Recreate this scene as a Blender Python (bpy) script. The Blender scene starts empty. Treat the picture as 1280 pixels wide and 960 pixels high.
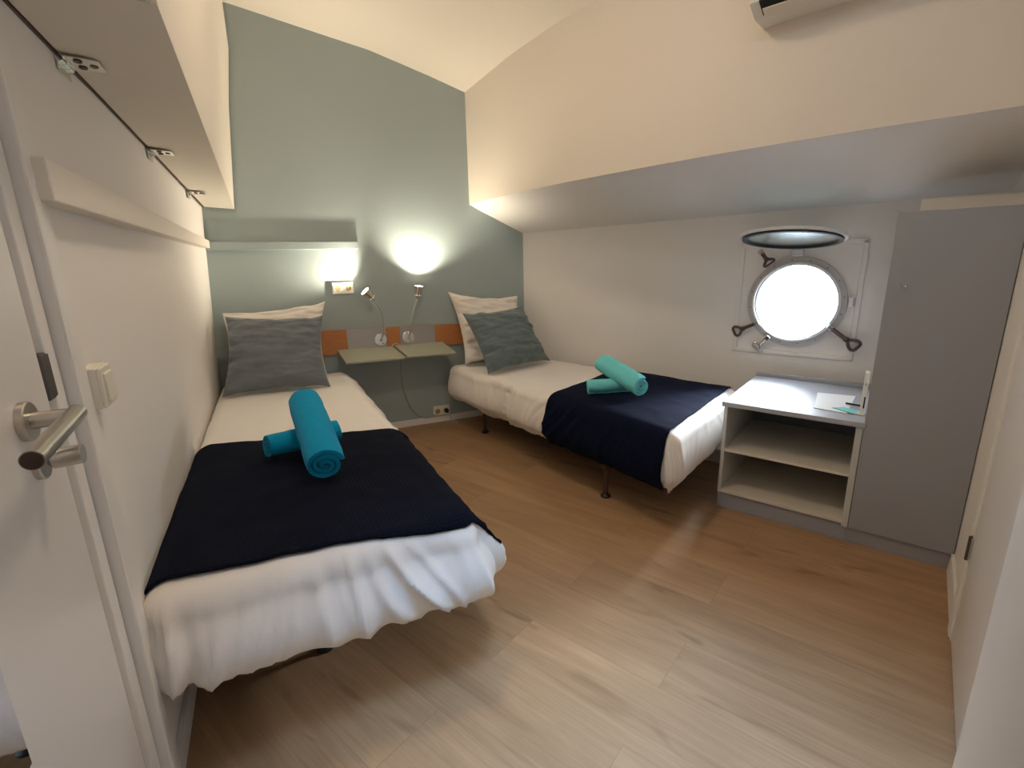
import bpy, bmesh, math, random
from mathutils import Vector, Matrix, noise
random.seed(4)
C = bpy.context.scene.collection
V = Vector
PI = math.pi

# ------------------------------------------------------------------ materials
def mat(name, col, rough=0.6, metal=0.0, bump=0.0, bscale=200.0, spec=0.5, sheen=0.0, var=0.0, vscale=3.0,
        stretch=(1, 1, 1), trans=0.0, emit=None, estr=0.0, detail=3.0, bdist=0.002):
    m = bpy.data.materials.new(name); m.use_nodes = True
    nt = m.node_tree; b = nt.nodes['Principled BSDF']
    b.inputs['Base Color'].default_value = (*col, 1)
    b.inputs['Roughness'].default_value = rough
    b.inputs['Metallic'].default_value = metal
    b.inputs['Specular IOR Level'].default_value = spec
    b.inputs['Sheen Weight'].default_value = sheen
    b.inputs['Transmission Weight'].default_value = trans
    if emit:
        b.inputs['Emission Color'].default_value = (*emit, 1); b.inputs['Emission Strength'].default_value = estr
    if bump or var:
        tc = nt.nodes.new('ShaderNodeTexCoord'); mp = nt.nodes.new('ShaderNodeMapping')
        mp.inputs['Scale'].default_value = stretch
        nt.links.new(tc.outputs['Object'], mp.inputs['Vector'])
    if var:
        n = nt.nodes.new('ShaderNodeTexNoise'); n.inputs['Scale'].default_value = vscale; n.inputs['Detail'].default_value = 4
        nt.links.new(mp.outputs[0], n.inputs['Vector'])
        mx = nt.nodes.new('ShaderNodeMix'); mx.data_type = 'RGBA'
        mx.inputs[6].default_value = (*[c * (1 - var) for c in col], 1); mx.inputs[7].default_value = (*[min(1, c * (1 + var)) for c in col], 1)
        nt.links.new(n.outputs['Fac'], mx.inputs[0]); nt.links.new(mx.outputs[2], b.inputs['Base Color'])
    if bump:
        n = nt.nodes.new('ShaderNodeTexNoise'); n.inputs['Scale'].default_value = bscale; n.inputs['Detail'].default_value = detail
        nt.links.new(mp.outputs[0], n.inputs['Vector'])
        bp = nt.nodes.new('ShaderNodeBump'); bp.inputs['Strength'].default_value = bump; bp.inputs['Distance'].default_value = bdist
        nt.links.new(n.outputs['Fac'], bp.inputs['Height']); nt.links.new(bp.outputs[0], b.inputs['Normal'])
    return m

M = {}
M['white'] = mat('white_wall_paint', (.84, .80, .765), .75, bump=.25, bscale=120, var=.015)
M['hull'] = mat('white_hull_paint', (.84, .81, .785), .7, bump=.2, bscale=90, var=.02)
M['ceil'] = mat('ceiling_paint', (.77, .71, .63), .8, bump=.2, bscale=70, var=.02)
M['green'] = mat('sage_green_paint', (.355, .425, .435), .7, bump=.25, bscale=120, var=.015)
M['trim'] = mat('white_satin_trim', (.82, .79, .755), .4, bump=.05, bscale=60)
M['door'] = mat('door_lacquer', (.76, .725, .70), .35, bump=.04, bscale=40)
M['cream'] = mat('cream_panel', (.87, .80, .71), .55, bump=.08, bscale=150)
M['panel'] = mat('grey_beige_panel', (.82, .76, .67), .6, bump=.08, bscale=150)
M['steel'] = mat('brushed_steel', (.56, .53, .49), .28, 1, bump=.12, bscale=90, stretch=(1, 1, 14))
M['plate'] = mat('brushed_plate', (.52, .50, .48), .36, 1, bump=.15, bscale=90, stretch=(14, 1, 1))
M['chrome'] = mat('chrome', (.75, .74, .73), .12, 1)
M['darkmetal'] = mat('dark_bronze_metal', (.13, .095, .085), .35, .9)
M['black'] = mat('black_metal', (.012, .011, .014), .45)
M['rubber'] = mat('black_rubber', (.01, .012, .018), .6)
M['greyplate'] = mat('grey_strike_plate', (.10, .09, .085), .45, .7)
M['wood'] = mat('orange_beech', (.48, .19, .062), .45, bump=.05, bscale=40, var=.22, vscale=14, stretch=(1.2, 6, 9))
M['shelfgreen'] = mat('sage_shelf_laminate', (.36, .37, .29), .45)
M['ivory'] = mat('ivory_plastic', (.80, .76, .66), .35)
M['whiteplastic'] = mat('white_plastic', (.80, .78, .74), .3)
M['grey'] = mat('grey_laminate', (.32, .33, .36), .5, bump=.05, bscale=200)
M['countergrey'] = mat('blue_grey_laminate', (.38, .40, .45), .4)
M['inside'] = mat('cream_laminate', (.66, .61, .52), .5)
M['sheet'] = mat('white_cotton', (.84, .80, .765), .85, bump=.35, bscale=260, sheen=.2)
M['pillow'] = mat('white_pillow_cotton', (.80, .75, .70), .85, bump=.3, bscale=200, sheen=.2)
M['cushion'] = mat('slate_grey_cotton', (.150, .170, .195), .9, bump=.5, bscale=320, sheen=.25, var=.12, vscale=30)
M['cushion2'] = mat('slate_green_grey_cotton', (.135, .180, .195), .9, bump=.5, bscale=320, sheen=.25, var=.12, vscale=30)
M['towelb'] = mat('turquoise_terry', (.0005, .29, .53), .95, bump=.9, bscale=420, spec=.15, sheen=.06, var=.12, vscale=40)
M['towelg'] = mat('aqua_terry', (.19, .72, .76), .95, bump=.9, bscale=420, spec=.15, sheen=.08, var=.10, vscale=40)
M['mattress'] = mat('mattress_ticking', (.65, .63, .6), .9)
M['paper'] = mat('white_paper', (.82, .84, .86), .5)
M['teal'] = mat('teal_print', (.16, .62, .60), .5)
M['cable'] = mat('clear_cable', (.26, .27, .24), .35)
M['whitecable'] = mat('white_cable', (.55, .53, .48), .35)
M['hatchwhite'] = mat('white_enamel', (.78, .79, .80), .3)
M['ring'] = mat('grey_aluminium_ring', (.50, .49, .50), .4, .35)
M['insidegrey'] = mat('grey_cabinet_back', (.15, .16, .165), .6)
M['darkstrip'] = mat('dark_brown_strip', (.10, .06, .04), .6)
M['insideside'] = mat('white_grey_laminate', (.52, .53, .52), .5)
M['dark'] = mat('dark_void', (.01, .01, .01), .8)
M['mirror'] = mat('mirror_glass', (.72, .74, .78), .03, 1)
M['bulb'] = mat('bulb_glow', (1, .9, .75), .4, emit=(1, .86, .62), estr=14)
M['bead'] = mat('vent_glow', (1, .9, .75), .4, emit=(1, .86, .66), estr=1.6)
M['well'] = mat('shaded_ivory_well', (.42, .33, .16), .45)  # ivory darkened, painting in the shade of the socket recesses
M['upper'] = mat('white_paint_darkened', (.72, .655, .58), .75, bump=.25, bscale=120, var=.015)  # white wall paint darkened to offset excess light on the upper wall
M['bulb2'] = mat('ceiling_diffuser_glow', (1, .9, .75), .4, emit=(1, .80, .56), estr=5)

def waffle(name, col):
    m = mat(name, col, .95, sheen=.03, spec=.12)
    nt = m.node_tree; b = nt.nodes['Principled BSDF']
    b.inputs['Sheen Tint'].default_value = (.15, .25, .6, 1)
    tc = nt.nodes.new('ShaderNodeTexCoord')
    w1 = nt.nodes.new('ShaderNodeTexWave'); w1.inputs['Scale'].default_value = 26; w1.bands_direction = 'X'
    w2 = nt.nodes.new('ShaderNodeTexWave'); w2.inputs['Scale'].default_value = 26; w2.bands_direction = 'Y'
    for w in (w1, w2):
        w.inputs['Distortion'].default_value = .6; nt.links.new(tc.outputs['UV'], w.inputs['Vector'])
    ad = nt.nodes.new('ShaderNodeMath'); ad.operation = 'ADD'
    nt.links.new(w1.outputs['Fac'], ad.inputs[0]); nt.links.new(w2.outputs['Fac'], ad.inputs[1])
    bp = nt.nodes.new('ShaderNodeBump'); bp.inputs['Strength'].default_value = .5; bp.inputs['Distance'].default_value = .002
    nt.links.new(ad.outputs[0], bp.inputs['Height']); nt.links.new(bp.outputs[0], b.inputs['Normal'])
    return m
M['navy'] = waffle('navy_waffle_knit', (.003, .0045, .012))
M['navy2'] = waffle('navy_waffle_knit_bright', (.003, .0055, .020))

def floor_material():
    m = bpy.data.materials.new('oak_plank_floor'); m.use_nodes = True
    nt = m.node_tree; b = nt.nodes['Principled BSDF']; N = nt.nodes.new; Lk = nt.links.new
    tc = N('ShaderNodeTexCoord'); mp = N('ShaderNodeMapping')
    mp.inputs['Rotation'].default_value = (0, 0, math.radians(-114.3))
    mp.inputs['Location'].default_value = (.35, .06, 0)
    Lk(tc.outputs['Object'], mp.inputs['Vector'])
    br = N('ShaderNodeTexBrick'); br.inputs['Scale'].default_value = 1
    br.inputs['Brick Width'].default_value = 1.25; br.inputs['Row Height'].default_value = .225
    br.inputs['Mortar Size'].default_value = .0011; br.inputs['Mortar Smooth'].default_value = .3
    br.offset = .37; br.inputs['Color1'].default_value = (0, 0, 0, 1); br.inputs['Color2'].default_value = (1, 1, 1, 1)
    br.inputs['Mortar'].default_value = (.5, .5, .5, 1)
    Lk(mp.outputs[0], br.inputs['Vector'])
    # per plank offset for grain
    sc = N('ShaderNodeVectorMath'); sc.operation = 'SCALE'; sc.inputs['Scale'].default_value = 7.3
    Lk(br.outputs['Color'], sc.inputs[0])
    ad = N('ShaderNodeVectorMath'); ad.operation = 'ADD'
    Lk(mp.outputs[0], ad.inputs[0]); Lk(sc.outputs[0], ad.inputs[1])
    def stretched(sx, sy):
        q = N('ShaderNodeMapping'); q.inputs['Scale'].default_value = (sx, sy, 1); Lk(ad.outputs[0], q.inputs['Vector']); return q
    def nz(q, scale, detail=5, dist=0.0, rough=.6):
        n = N('ShaderNodeTexNoise'); n.inputs['Scale'].default_value = scale; n.inputs['Detail'].default_value = detail
        n.inputs['Distortion'].default_value = dist; n.inputs['Roughness'].default_value = rough
        Lk(q.outputs[0], n.inputs['Vector']); return n
    fine = nz(stretched(1.6, 75), 1.6, 7, .15, .7)
    mid = nz(stretched(1.1, 9), 1.3, 4, .8)
    big = nz(stretched(.8, 2.2), 1.1, 3, .4)
    knot = nz(stretched(2.6, 9), 1.0, 2, .5)
    r1 = N('ShaderNodeValToRGB'); e = r1.color_ramp.elements
    e[0].position = .30; e[0].color = (.270, .152, .075, 1); e[1].position = .70; e[1].color = (.46, .287, .158, 1)
    mx0 = N('ShaderNodeMath'); mx0.operation = 'MULTIPLY_ADD'; mx0.inputs[1].default_value = .45
    Lk(fine.outputs['Fac'], mx0.inputs[0])
    mx1 = N('ShaderNodeMath'); mx1.operation = 'MULTIPLY'; mx1.inputs[1].default_value = .55
    Lk(mid.outputs['Fac'], mx1.inputs[0]); Lk(mx1.outputs[0], mx0.inputs[2])
    Lk(mx0.outputs[0], r1.inputs['Fac'])
    # dark knots
    kr = N('ShaderNodeValToRGB'); e = kr.color_ramp.elements
    e[0].position = .27; e[0].color = (.60, .55, .52, 1); e[1].position = .36; e[1].color = (1, 1, 1, 1)
    Lk(knot.outputs['Fac'], kr.inputs['Fac'])
    mu = N('ShaderNodeMix'); mu.data_type = 'RGBA'; mu.blend_type = 'MULTIPLY'; mu.inputs[0].default_value = .8
    Lk(r1.outputs['Color'], mu.inputs[6]); Lk(kr.outputs['Color'], mu.inputs[7])
    # plank to plank tone
    hs = N('ShaderNodeMapRange'); hs.inputs['To Min'].default_value = .93; hs.inputs['To Max'].default_value = 1.07
    Lk(br.outputs['Color'], hs.inputs['Value'])
    mv = N('ShaderNodeVectorMath'); mv.operation = 'SCALE'
    Lk(mu.outputs[2], mv.inputs[0]); Lk(hs.outputs[0], mv.inputs['Scale'])
    b2 = N('ShaderNodeMapRange'); b2.inputs['From Min'].default_value = .3; b2.inputs['From Max'].default_value = .7
    b2.inputs['To Min'].default_value = .90; b2.inputs['To Max'].default_value = 1.1
    Lk(big.outputs['Fac'], b2.inputs['Value'])
    mv2 = N('ShaderNodeVectorMath'); mv2.operation = 'SCALE'; Lk(mv.outputs[0], mv2.inputs[0]); Lk(b2.outputs[0], mv2.inputs['Scale'])
    gap = N('ShaderNodeMix'); gap.data_type = 'RGBA'; gap.inputs[7].default_value = (.16, .105, .07, 1)
    gf = N('ShaderNodeMath'); gf.operation = 'MULTIPLY'; gf.inputs[1].default_value = .38
    Lk(br.outputs['Fac'], gf.inputs[0]); Lk(gf.outputs[0], gap.inputs[0]); Lk(mv2.outputs[0], gap.inputs[6])
    Lk(gap.outputs[2], b.inputs['Base Color'])
    b.inputs['Roughness'].default_value = .42; b.inputs['Specular IOR Level'].default_value = .45
    bp = N('ShaderNodeBump'); bp.inputs['Strength'].default_value = .25; bp.inputs['Distance'].default_value = .001
    Lk(fine.outputs['Fac'], bp.inputs['Height']); Lk(bp.outputs[0], b.inputs['Normal'])
    return m
M['floor'] = floor_material()

# ------------------------------------------------------------------ helpers
def tag(o, label=None, cat=None, group=None, kind=None):
    if label: o['label'] = label
    if cat: o['category'] = cat
    if group: o['group'] = group
    if kind: o['kind'] = kind
    return o

def thing(name, label, cat, loc, group=None):
    o = bpy.data.objects.new(name, None); C.objects.link(o); o.location = loc; o.empty_display_size = .05
    return tag(o, label, cat, group)

def link(name, bm, m, parent=None, smooth=False, uv=None):
    bmesh.ops.recalc_face_normals(bm, faces=bm.faces)
    me = bpy.data.meshes.new(name); bm.to_mesh(me); bm.free()
    o = bpy.data.objects.new(name, me); C.objects.link(o)
    me.materials.append(M[m])
    if smooth:
        me.shade_smooth()
        if smooth != True:
            me.set_sharp_from_angle(angle=math.radians(smooth))
    if parent:
        o.parent = parent
        o.matrix_parent_inverse = Matrix.Translation(-world_loc(parent))
    return o

def world_loc(o):
    p = V(o.location)
    return p  # things are never rotated and parts sit at the origin

def part(name, bm, m, parent, smooth=False):
    """geometry is given in world coordinates; parts keep the thing's origin"""
    bmesh.ops.recalc_face_normals(bm, faces=bm.faces)
    root = parent
    while root.parent: root = root.parent
    off = V(root.location)
    bmesh.ops.translate(bm, verts=bm.verts, vec=-off)
    me = bpy.data.meshes.new(name); bm.to_mesh(me); bm.free()
    o = bpy.data.objects.new(name, me); C.objects.link(o); me.materials.append(M[m]); o.parent = parent
    if smooth:
        me.shade_smooth()
        if smooth is not True: me.set_sharp_from_angle(angle=math.radians(smooth))
    return o

def single(name, bm, m, loc, smooth=False):
    """a thing that is one mesh, origin at loc"""
    bmesh.ops.recalc_face_normals(bm, faces=bm.faces)
    bmesh.ops.translate(bm, verts=bm.verts, vec=-V(loc))
    me = bpy.data.meshes.new(name); bm.to_mesh(me); bm.free()
    o = bpy.data.objects.new(name, me); C.objects.link(o); me.materials.append(M[m]); o.location = loc
    if smooth:
        me.shade_smooth()
        if smooth is not True: me.set_sharp_from_angle(angle=math.radians(smooth))
    return o

def add_hexa(bm, pts, bevel=0.0, seg=2):
    """8 corner points: 4 of one face, 4 of the opposite"""
    vs = [bm.verts.new(p) for p in pts]
    fs = [(0, 1, 2, 3), (7, 6, 5, 4), (0, 4, 5, 1), (1, 5, 6, 2), (2, 6, 7, 3), (3, 7, 4, 0)]
    faces = [bm.faces.new([vs[i] for i in f]) for f in fs]
    if bevel:
        es = list({e for f in faces for e in f.edges})
        bmesh.ops.bevel(bm, geom=es, offset=bevel, segments=seg, affect='EDGES', profile=.5, clamp_overlap=True)
    return bm

def box(o, ex, ey, ez, sx, sy, sz, bevel=0.0, bm=None, seg=2):
    """box centred at o with unit axes ex,ey,ez and full sizes"""
    bm = bm or bmesh.new()
    o, ex, ey, ez = V(o), V(ex).normalized(), V(ey).normalized(), V(ez).normalized()
    p = [o + ex * sx / 2 * a + ey * sy / 2 * b + ez * sz / 2 * c for c in (-1, 1) for a, b in ((-1, -1), (1, -1), (1, 1), (-1, 1))]
    return add_hexa(bm, p, bevel, seg)

X, Y, Z = V((1, 0, 0)), V((0, 1, 0)), V((0, 0, 1))

def frame_for(d, up=Z):
    d = V(d).normalized()
    a = d.cross(up)
    if a.length < 1e-4: a = d.cross(X)
    a.normalize(); b = a.cross(d).normalized()
    return a, b, d

def tube(path, r, seg=12, closed=False, bm=None, radii=None, cap=True):
    bm = bm or bmesh.new(); path = [V(p) for p in path]; n = len(path); rings = []
    a = None
    for i, p in enumerate(path):
        if closed: d = path[(i + 1) % n] - path[i - 1]
        else: d = path[min(i + 1, n - 1)] - path[max(i - 1, 0)]
        d.normalize()
        if a is None: a, b, _ = frame_for(d)
        else:
            a = (a - d * a.dot(d)).normalized(); b = a.cross(d).normalized()
        rr = radii[i] if radii else r
        rings.append([bm.verts.new(p + (a * math.cos(2 * PI * k / seg) + b * math.sin(2 * PI * k / seg)) * rr) for k in range(seg)])
    m = n if closed else n - 1
    for i in range(m):
        A, B = rings[i], rings[(i + 1) % n]
        for k in range(seg): bm.faces.new((A[k], A[(k + 1) % seg], B[(k + 1) % seg], B[k]))
    if not closed and cap: bm.faces.new(rings[0][::-1]); bm.faces.new(rings[-1])
    return bm

def lathe(o, d, prof, seg=32, bm=None, capped=True):
    """prof: list of (radius, height along d)"""
    bm = bm or bmesh.new(); o = V(o); a, b, d = frame_for(d)
    rings = []
    for r, h in prof:
        r = max(r, 1e-5)
        rings.append([bm.verts.new(o + d * h + (a * math.cos(2 * PI * k / seg) + b * math.sin(2 * PI * k / seg)) * r) for k in range(seg)])
    for A, B in zip(rings, rings[1:]):
        for k in range(seg): bm.faces.new((A[k], A[(k + 1) % seg], B[(k + 1) % seg], B[k]))
    if capped: bm.faces.new(rings[0][::-1]); bm.faces.new(rings[-1])
    return bm

def spline(pts, n=8):
    pts = [V(p) for p in pts]; out = []
    for i in range(len(pts) - 1):
        p0 = pts[max(i - 1, 0)]; p1 = pts[i]; p2 = pts[i + 1]; p3 = pts[min(i + 2, len(pts) - 1)]
        for k in range(n):
            t = k / n
            out.append(.5 * ((2 * p1) + (p2 - p0) * t + (2 * p0 - 5 * p1 + 4 * p2 - p3) * t * t + (3 * p1 - p0 - 3 * p2 + p3) * t ** 3))
    out.append(pts[-1]); return out

def slab(quad_rows, thick_dir, th, bm=None):
    """grid of points (rows) given thickness along thick_dir*th"""
    bm = bm or bmesh.new(); td = V(thick_dir).normalized() * th
    F = [[bm.verts.new(V(p)) for p in r] for r in quad_rows]
    B = [[bm.verts.new(V(p) + td) for p in r] for r in quad_rows]
    R, K = len(F), len(F[0])
    for i in range(R - 1):
        for j in range(K - 1):
            bm.faces.new((F[i][j], F[i][j + 1], F[i + 1][j + 1], F[i + 1][j]))
            bm.faces.new((B[i][j], B[i + 1][j], B[i + 1][j + 1], B[i][j + 1]))
    for i in range(R - 1):
        bm.faces.new((F[i][0], F[i + 1][0], B[i + 1][0], B[i][0])); bm.faces.new((F[i][-1], B[i][-1], B[i + 1][-1], F[i + 1][-1]))
    for j in range(K - 1):
        bm.faces.new((F[0][j], B[0][j], B[0][j + 1], F[0][j + 1])); bm.faces.new((F[-1][j], F[-1][j + 1], B[-1][j + 1], B[-1][j]))
    return bm

def lerp(a, b, t): return a + (b - a) * t
def interp(x, xs, ys):
    if x <= xs[0]: return ys[0]
    for i in range(len(xs) - 1):
        if x <= xs[i + 1]: return lerp(ys[i], ys[i + 1], (x - xs[i]) / (xs[i + 1] - xs[i]))
    return ys[-1]

# ------------------------------------------------------------------ setting (metres)
def lw(y, z):                                            # the left wall leans inwards towards its far end
    t = min(max((y - 1.2) / 2.47, 0), 1)
    return -.343 + .095 * t * min(z, 2.7) / 1.58
GD = V((.9985, -.0549, 0)).normalized()                  # along the green wall
GN = V((-.0549, -.9985, 0)).normalized()                 # into the room
G0 = V((0, 3.6583, 0))
def gp(x, z, off=0.0):                                   # point on the green wall
    return G0 + GD * (x / GD.x) + Z * z + GN * off
HD = V((.4064, -.9137, 0)).normalized()                  # along the hull towards the camera
HN = V((-.9137, -.4064, 0)).normalized()                 # into the room
H0 = V((1.887, 3.554, 0))
def hp(s, z, off=0.0): return H0 + HD * s + Z * z + HN * off
UY = [.2, .739, 1.07, 1.43, 1.85, 2.445, 2.93, 3.70]; UX = [2.26, 2.02, 1.885, 1.765, 1.66, 1.545, 1.492, 1.452]
def ux(y): return interp(y, UY, UX)

# floor
struct = lambda name, bm, m, sm=False: tag(link(name, bm, m, None, sm), kind='structure')
struct('floor', slab([[(-.6, -1.5, 0), (3.6, -1.5, 0)], [(-.6, 3.9, 0), (3.6, 3.9, 0)]], -Z, .06), 'floor')
# left wall with the doorway cut in
def lwpt(y, z): return (lw(y, z), y, z)
DY0, DY1, DZ = .16, 1.16, 2.02
ys = [-1.25, DY0, DY1] + [lerp(DY1, 3.72, i / 10) for i in range(1, 11)]
bm = bmesh.new()
zs = [0, .5, 1, 1.5, DZ, 2.8]
for i in range(len(ys) - 1):
    for j in range(len(zs) - 1):
        if ys[i] >= DY0 - .001 and ys[i + 1] <= DY1 + .001 and zs[j + 1] <= DZ + .01: continue
        slab([[lwpt(ys[i], zs[j]), lwpt(ys[i + 1], zs[j])], [lwpt(ys[i], zs[j + 1]), lwpt(ys[i + 1], zs[j + 1])]], -X, .08, bm)
bmesh.ops.remove_doubles(bm, verts=bm.verts, dist=.0005)
struct('wall_left', bm, 'white')
struct('door_light_blocker', slab([[(-.445, -.05, -.02), (-.445, 1.4, -.02)], [(-.445, -.05, 2.2), (-.445, 1.4, 2.2)]], -X, .05), 'dark')  # unseen dark sheet added behind the door to stop light leaking through
# green wall
struct('wall_back', slab([[gp(-.6, 0), gp(2.1, 0)], [gp(-.6, 2.9), gp(2.1, 2.9)]], -GN, .06), 'green')
# lower hull wall with round opening
PC_S, PC_Z, PR = 1.93, .963, .214
bm = bmesh.new()
s0, s1, z0, z1 = -.05, 3.3, 0, 1.56
n = 64
inner, outer = [], []
for k in range(n):
    a = 2 * PI * k / n; c, s = math.cos(a), math.sin(a)
    inner.append(bm.verts.new(hp(PC_S + PR * c, PC_Z + PR * s)))
    q = .40 / max(abs(c), abs(s)); outer.append(bm.verts.new(hp(PC_S + q * c, PC_Z + q * s)))
for k in range(n):
    bm.faces.new((inner[k], inner[(k + 1) % n], outer[(k + 1) % n], outer[k]))
def hq(a, b, c, d): bm.faces.new([bm.verts.new(hp(s, z)) for s, z in ((a, c), (b, c), (b, d), (a, d))])
hq(s0, PC_S - .4, z0, z1); hq(PC_S + .4, s1, z0, z1); hq(PC_S - .4, PC_S + .4, z0, PC_Z - .4); hq(PC_S - .4, PC_S + .4, PC_Z + .4, z1)
struct('wall_right', bm, 'hull')
# outer shell of the hull: the tunnel through it
bm = bmesh.new(); o_ = []
for off in (0, -.11):
    o_.append([bm.verts.new(hp(PC_S + PR * math.cos(2 * PI * k / n), PC_Z + PR * math.sin(2 * PI * k / n), off)) for k in range(n)])
for k in range(n): bm.faces.new((o_[0][k], o_[0][(k + 1) % n], o_[1][(k + 1) % n], o_[1][k]))
struct('wall_right_reveal', bm, 'ring', True)
# ledge at the foot of the hull behind the bed
bm = slab([[hp(0.0, 0, 0), hp(1.93, 0, 0)], [hp(0.0, .085, 0), hp(1.93, .085, 0)]], HN, .22)
struct('baseboard_right', bm, 'trim')
# upper wall (curved in plan), soffit between, ceiling
ysU = [lerp(.2, 3.70, i / 24) for i in range(25)]
def zsoft(y): return 1.629
def ceil_z(x, y):
    z = interp(x, [-.4, .052, .404, .819, 1.203, 1.455, 2.4], [2.73, 2.693, 2.627, 2.55, 2.443, 2.365, 2.02])
    return z + .065 * (3.6 - min(y, 3.7)) * (1 if x > 0 else 1)
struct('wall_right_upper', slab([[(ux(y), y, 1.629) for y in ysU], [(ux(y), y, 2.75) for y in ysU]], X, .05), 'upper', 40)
bm = bmesh.new()
rows = []
def hull_s_at(y): return (3.554 - y) / .9137
A = []; B = []
for i in range(25):
    y = ysU[i]
    A.append(bm.verts.new((ux(y), y, 1.629)))
    s = lerp(2.95, -.12, i / 24); B.append(bm.verts.new(hp(s, 1.423 + .03 * s / 1.6)))
for i in range(24): bm.faces.new((A[i], A[i + 1], B[i + 1], B[i]))
struct('ceiling_soffit', bm, 'hull', True)
xs = [-.5, -.2, .052, .25, .404, .6, .819, 1.0, 1.203, 1.33, 1.455, 1.7, 2.0, 2.4]
yc = [-1.3, 0, 1, 2, 3, 3.75]
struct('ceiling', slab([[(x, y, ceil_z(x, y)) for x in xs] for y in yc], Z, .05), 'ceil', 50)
# front wall (square to the hull) and the walls behind the camera
F0 = V((2.295, .762, 0)); FD = HN; FN = V((-HD.x, -HD.y, 0))          # FD runs towards the camera side, FN into the room
def fp(t, z, off=0.0): return F0 + FD * t + Z * z + FN * off
struct('wall_front', slab([[fp(-1.0, 0), fp(1.98, 0)], [fp(-1.0, 2.9), fp(1.98, 2.9)]], -FN, .10), 'white')
bm = bmesh.new()   # rear wall with a window opening
wx0, wx1, wz0, wz1 = -.20, .50, .75, 1.75
def rq(a, b, c, d): slab([[(a, -1.25, c), (b, -1.25, c)], [(a, -1.25, d), (b, -1.25, d)]], -Y, .1, bm)
rq(-.6, 1.2, 0, 3.0)
struct('wall_rear', bm, 'white')
struct('wall_passage', slab([[(.60, -1.3, 0), (.60, -.02, 0)], [(.60, -1.3, 2.9), (.60, -.02, 2.9)]], X, .08), 'white')

# baseboards
def board(name, p, q, nrm, h, th, m='trim'):
    p, q, nrm = V(p), V(q), V(nrm).normalized()
    d = (q - p); L = d.length; d.normalize(); bm = bmesh.new()
    add_hexa(bm, [p, q, q + nrm * th, p + nrm * th, p + Z * h, q + Z * h, q + Z * h + nrm * (th - .004), p + Z * h + nrm * (th - .004)])
    struct(name, bm, m)
board('baseboard_left', (-.341, 1.245, 0), (-.341, 3.67, 0), X, .062, .014)
board('baseboard_back', gp(-.34, 0), gp(1.9, 0), GN, .048, .012)
board('baseboard_front', fp(0.0, 0), fp(.40, 0), FN, .075, .014)

# ------------------------------------------------------------------ left door, its frame, handle
t = tag(thing('door_1', None, None, (-.36, .2, 0)), kind='structure')
part('door_leaf', box((-.362, .6155, 1.0), X, Y, Z, .042, .903, 1.98, .003), 'door', t)
part('jamb', box((-.400, 1.086, 1.0), X, Y, Z, .094, .030, 2.0, .002), 'trim', t)
part('door_stop', box((-.388, 1.1245, 1.0), X, Y, Z, .094, .045, 2.0, .003), 'trim', t)
part('architrave', box((-.334, 1.169, 1.02), X, Y, Z, .028, .036, 2.06, .005), 'trim', t)
part('architrave', box((-.337, 1.212, 1.02), X, Y, Z, .020, .050, 2.06, .004), 'trim', t)
part('architrave', box((-.337, .62, 2.05), X, Y, Z, .020, 1.2, .08, .004), 'trim', t)
part('architrave', box((-.337, .10, 1.02), X, Y, Z, .020, .08, 2.06, .004), 'trim', t)
part('strike_plate', box((-.348, 1.095, 1.062), X, Y, Z, .014, .040, .080, .003), 'greyplate', t)
# lever handle and lock
hx = -.341
h_ = part('door_handle', lathe((hx, .955, 1.020), X, [(.030, 0), (.030, .009), (.028, .011), (0, .011)], 40), 'steel', t, 30)
h_['label'] = 'brushed steel lever handle on a round rose'
part('spindle', tube([(hx + .010, .955, 1.020), (hx + .061, .955, 1.020)], .0125, 24), 'steel', h_, 30)
part('lever', tube([(hx + .061, .9675, 1.022), (hx + .061, .780, 1.010)], .0130, 28), 'steel', h_, 30)
part('end_cap', lathe((hx + .061, .7805, 1.010), -Y, [(.0126, 0), (.0112, .0015), (0, .0016)], 24), 'darkmetal', h_, 30)
h_ = part('door_lock', lathe((hx, .965, .950), X, [(.026, 0), (.026, .008), (.024, .010), (0, .010)], 36), 'steel', t, 30)
h_['label'] = 'brushed steel lock rose with thumb turn'
part('thumb_turn', tube([(hx + .01, .965, .953), (hx + .014, .965, .953), (hx + .02, .965, .953), (hx + .055, .965, .955), (hx + .057, .965, .955)], .014, 28, radii=[.010, .010, .0155, .0155, .0145]), 'steel', h_, 30)
# framed mirror on the door (only its lower right corner shows)
t = thing('door_mirror', 'frameless mirror panel on the white door, cut by the lower left corner', 'mirror', (-.336, .5, .9))
part('mirror_glass', box((-.3375, .535, .885), X, Y, Z, .005, .36, .50, .001), 'mirror', t)

# light switch
t = thing('light_switch', 'white raised square light switch beside the left door frame', 'light switch', (-.34, 1.32, 1.0))
part('back_box', box((lw(1.275, 1) + .012, 1.275, 1.003), X, Y, Z, .030, .082, .084, .003), 'ivory', t)
part('frame_plate', box((lw(1.275, 1) + .030, 1.275, 1.003), X, Y, Z, .008, .080, .082, .003), 'ivory', t)
part('rocker', box((lw(1.275, 1) + .036, 1.275, 1.003), V((1, 0, .05)), Y, V((-.05, 0, 1)), .007, .055, .057, .002), 'ivory', t)

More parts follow.
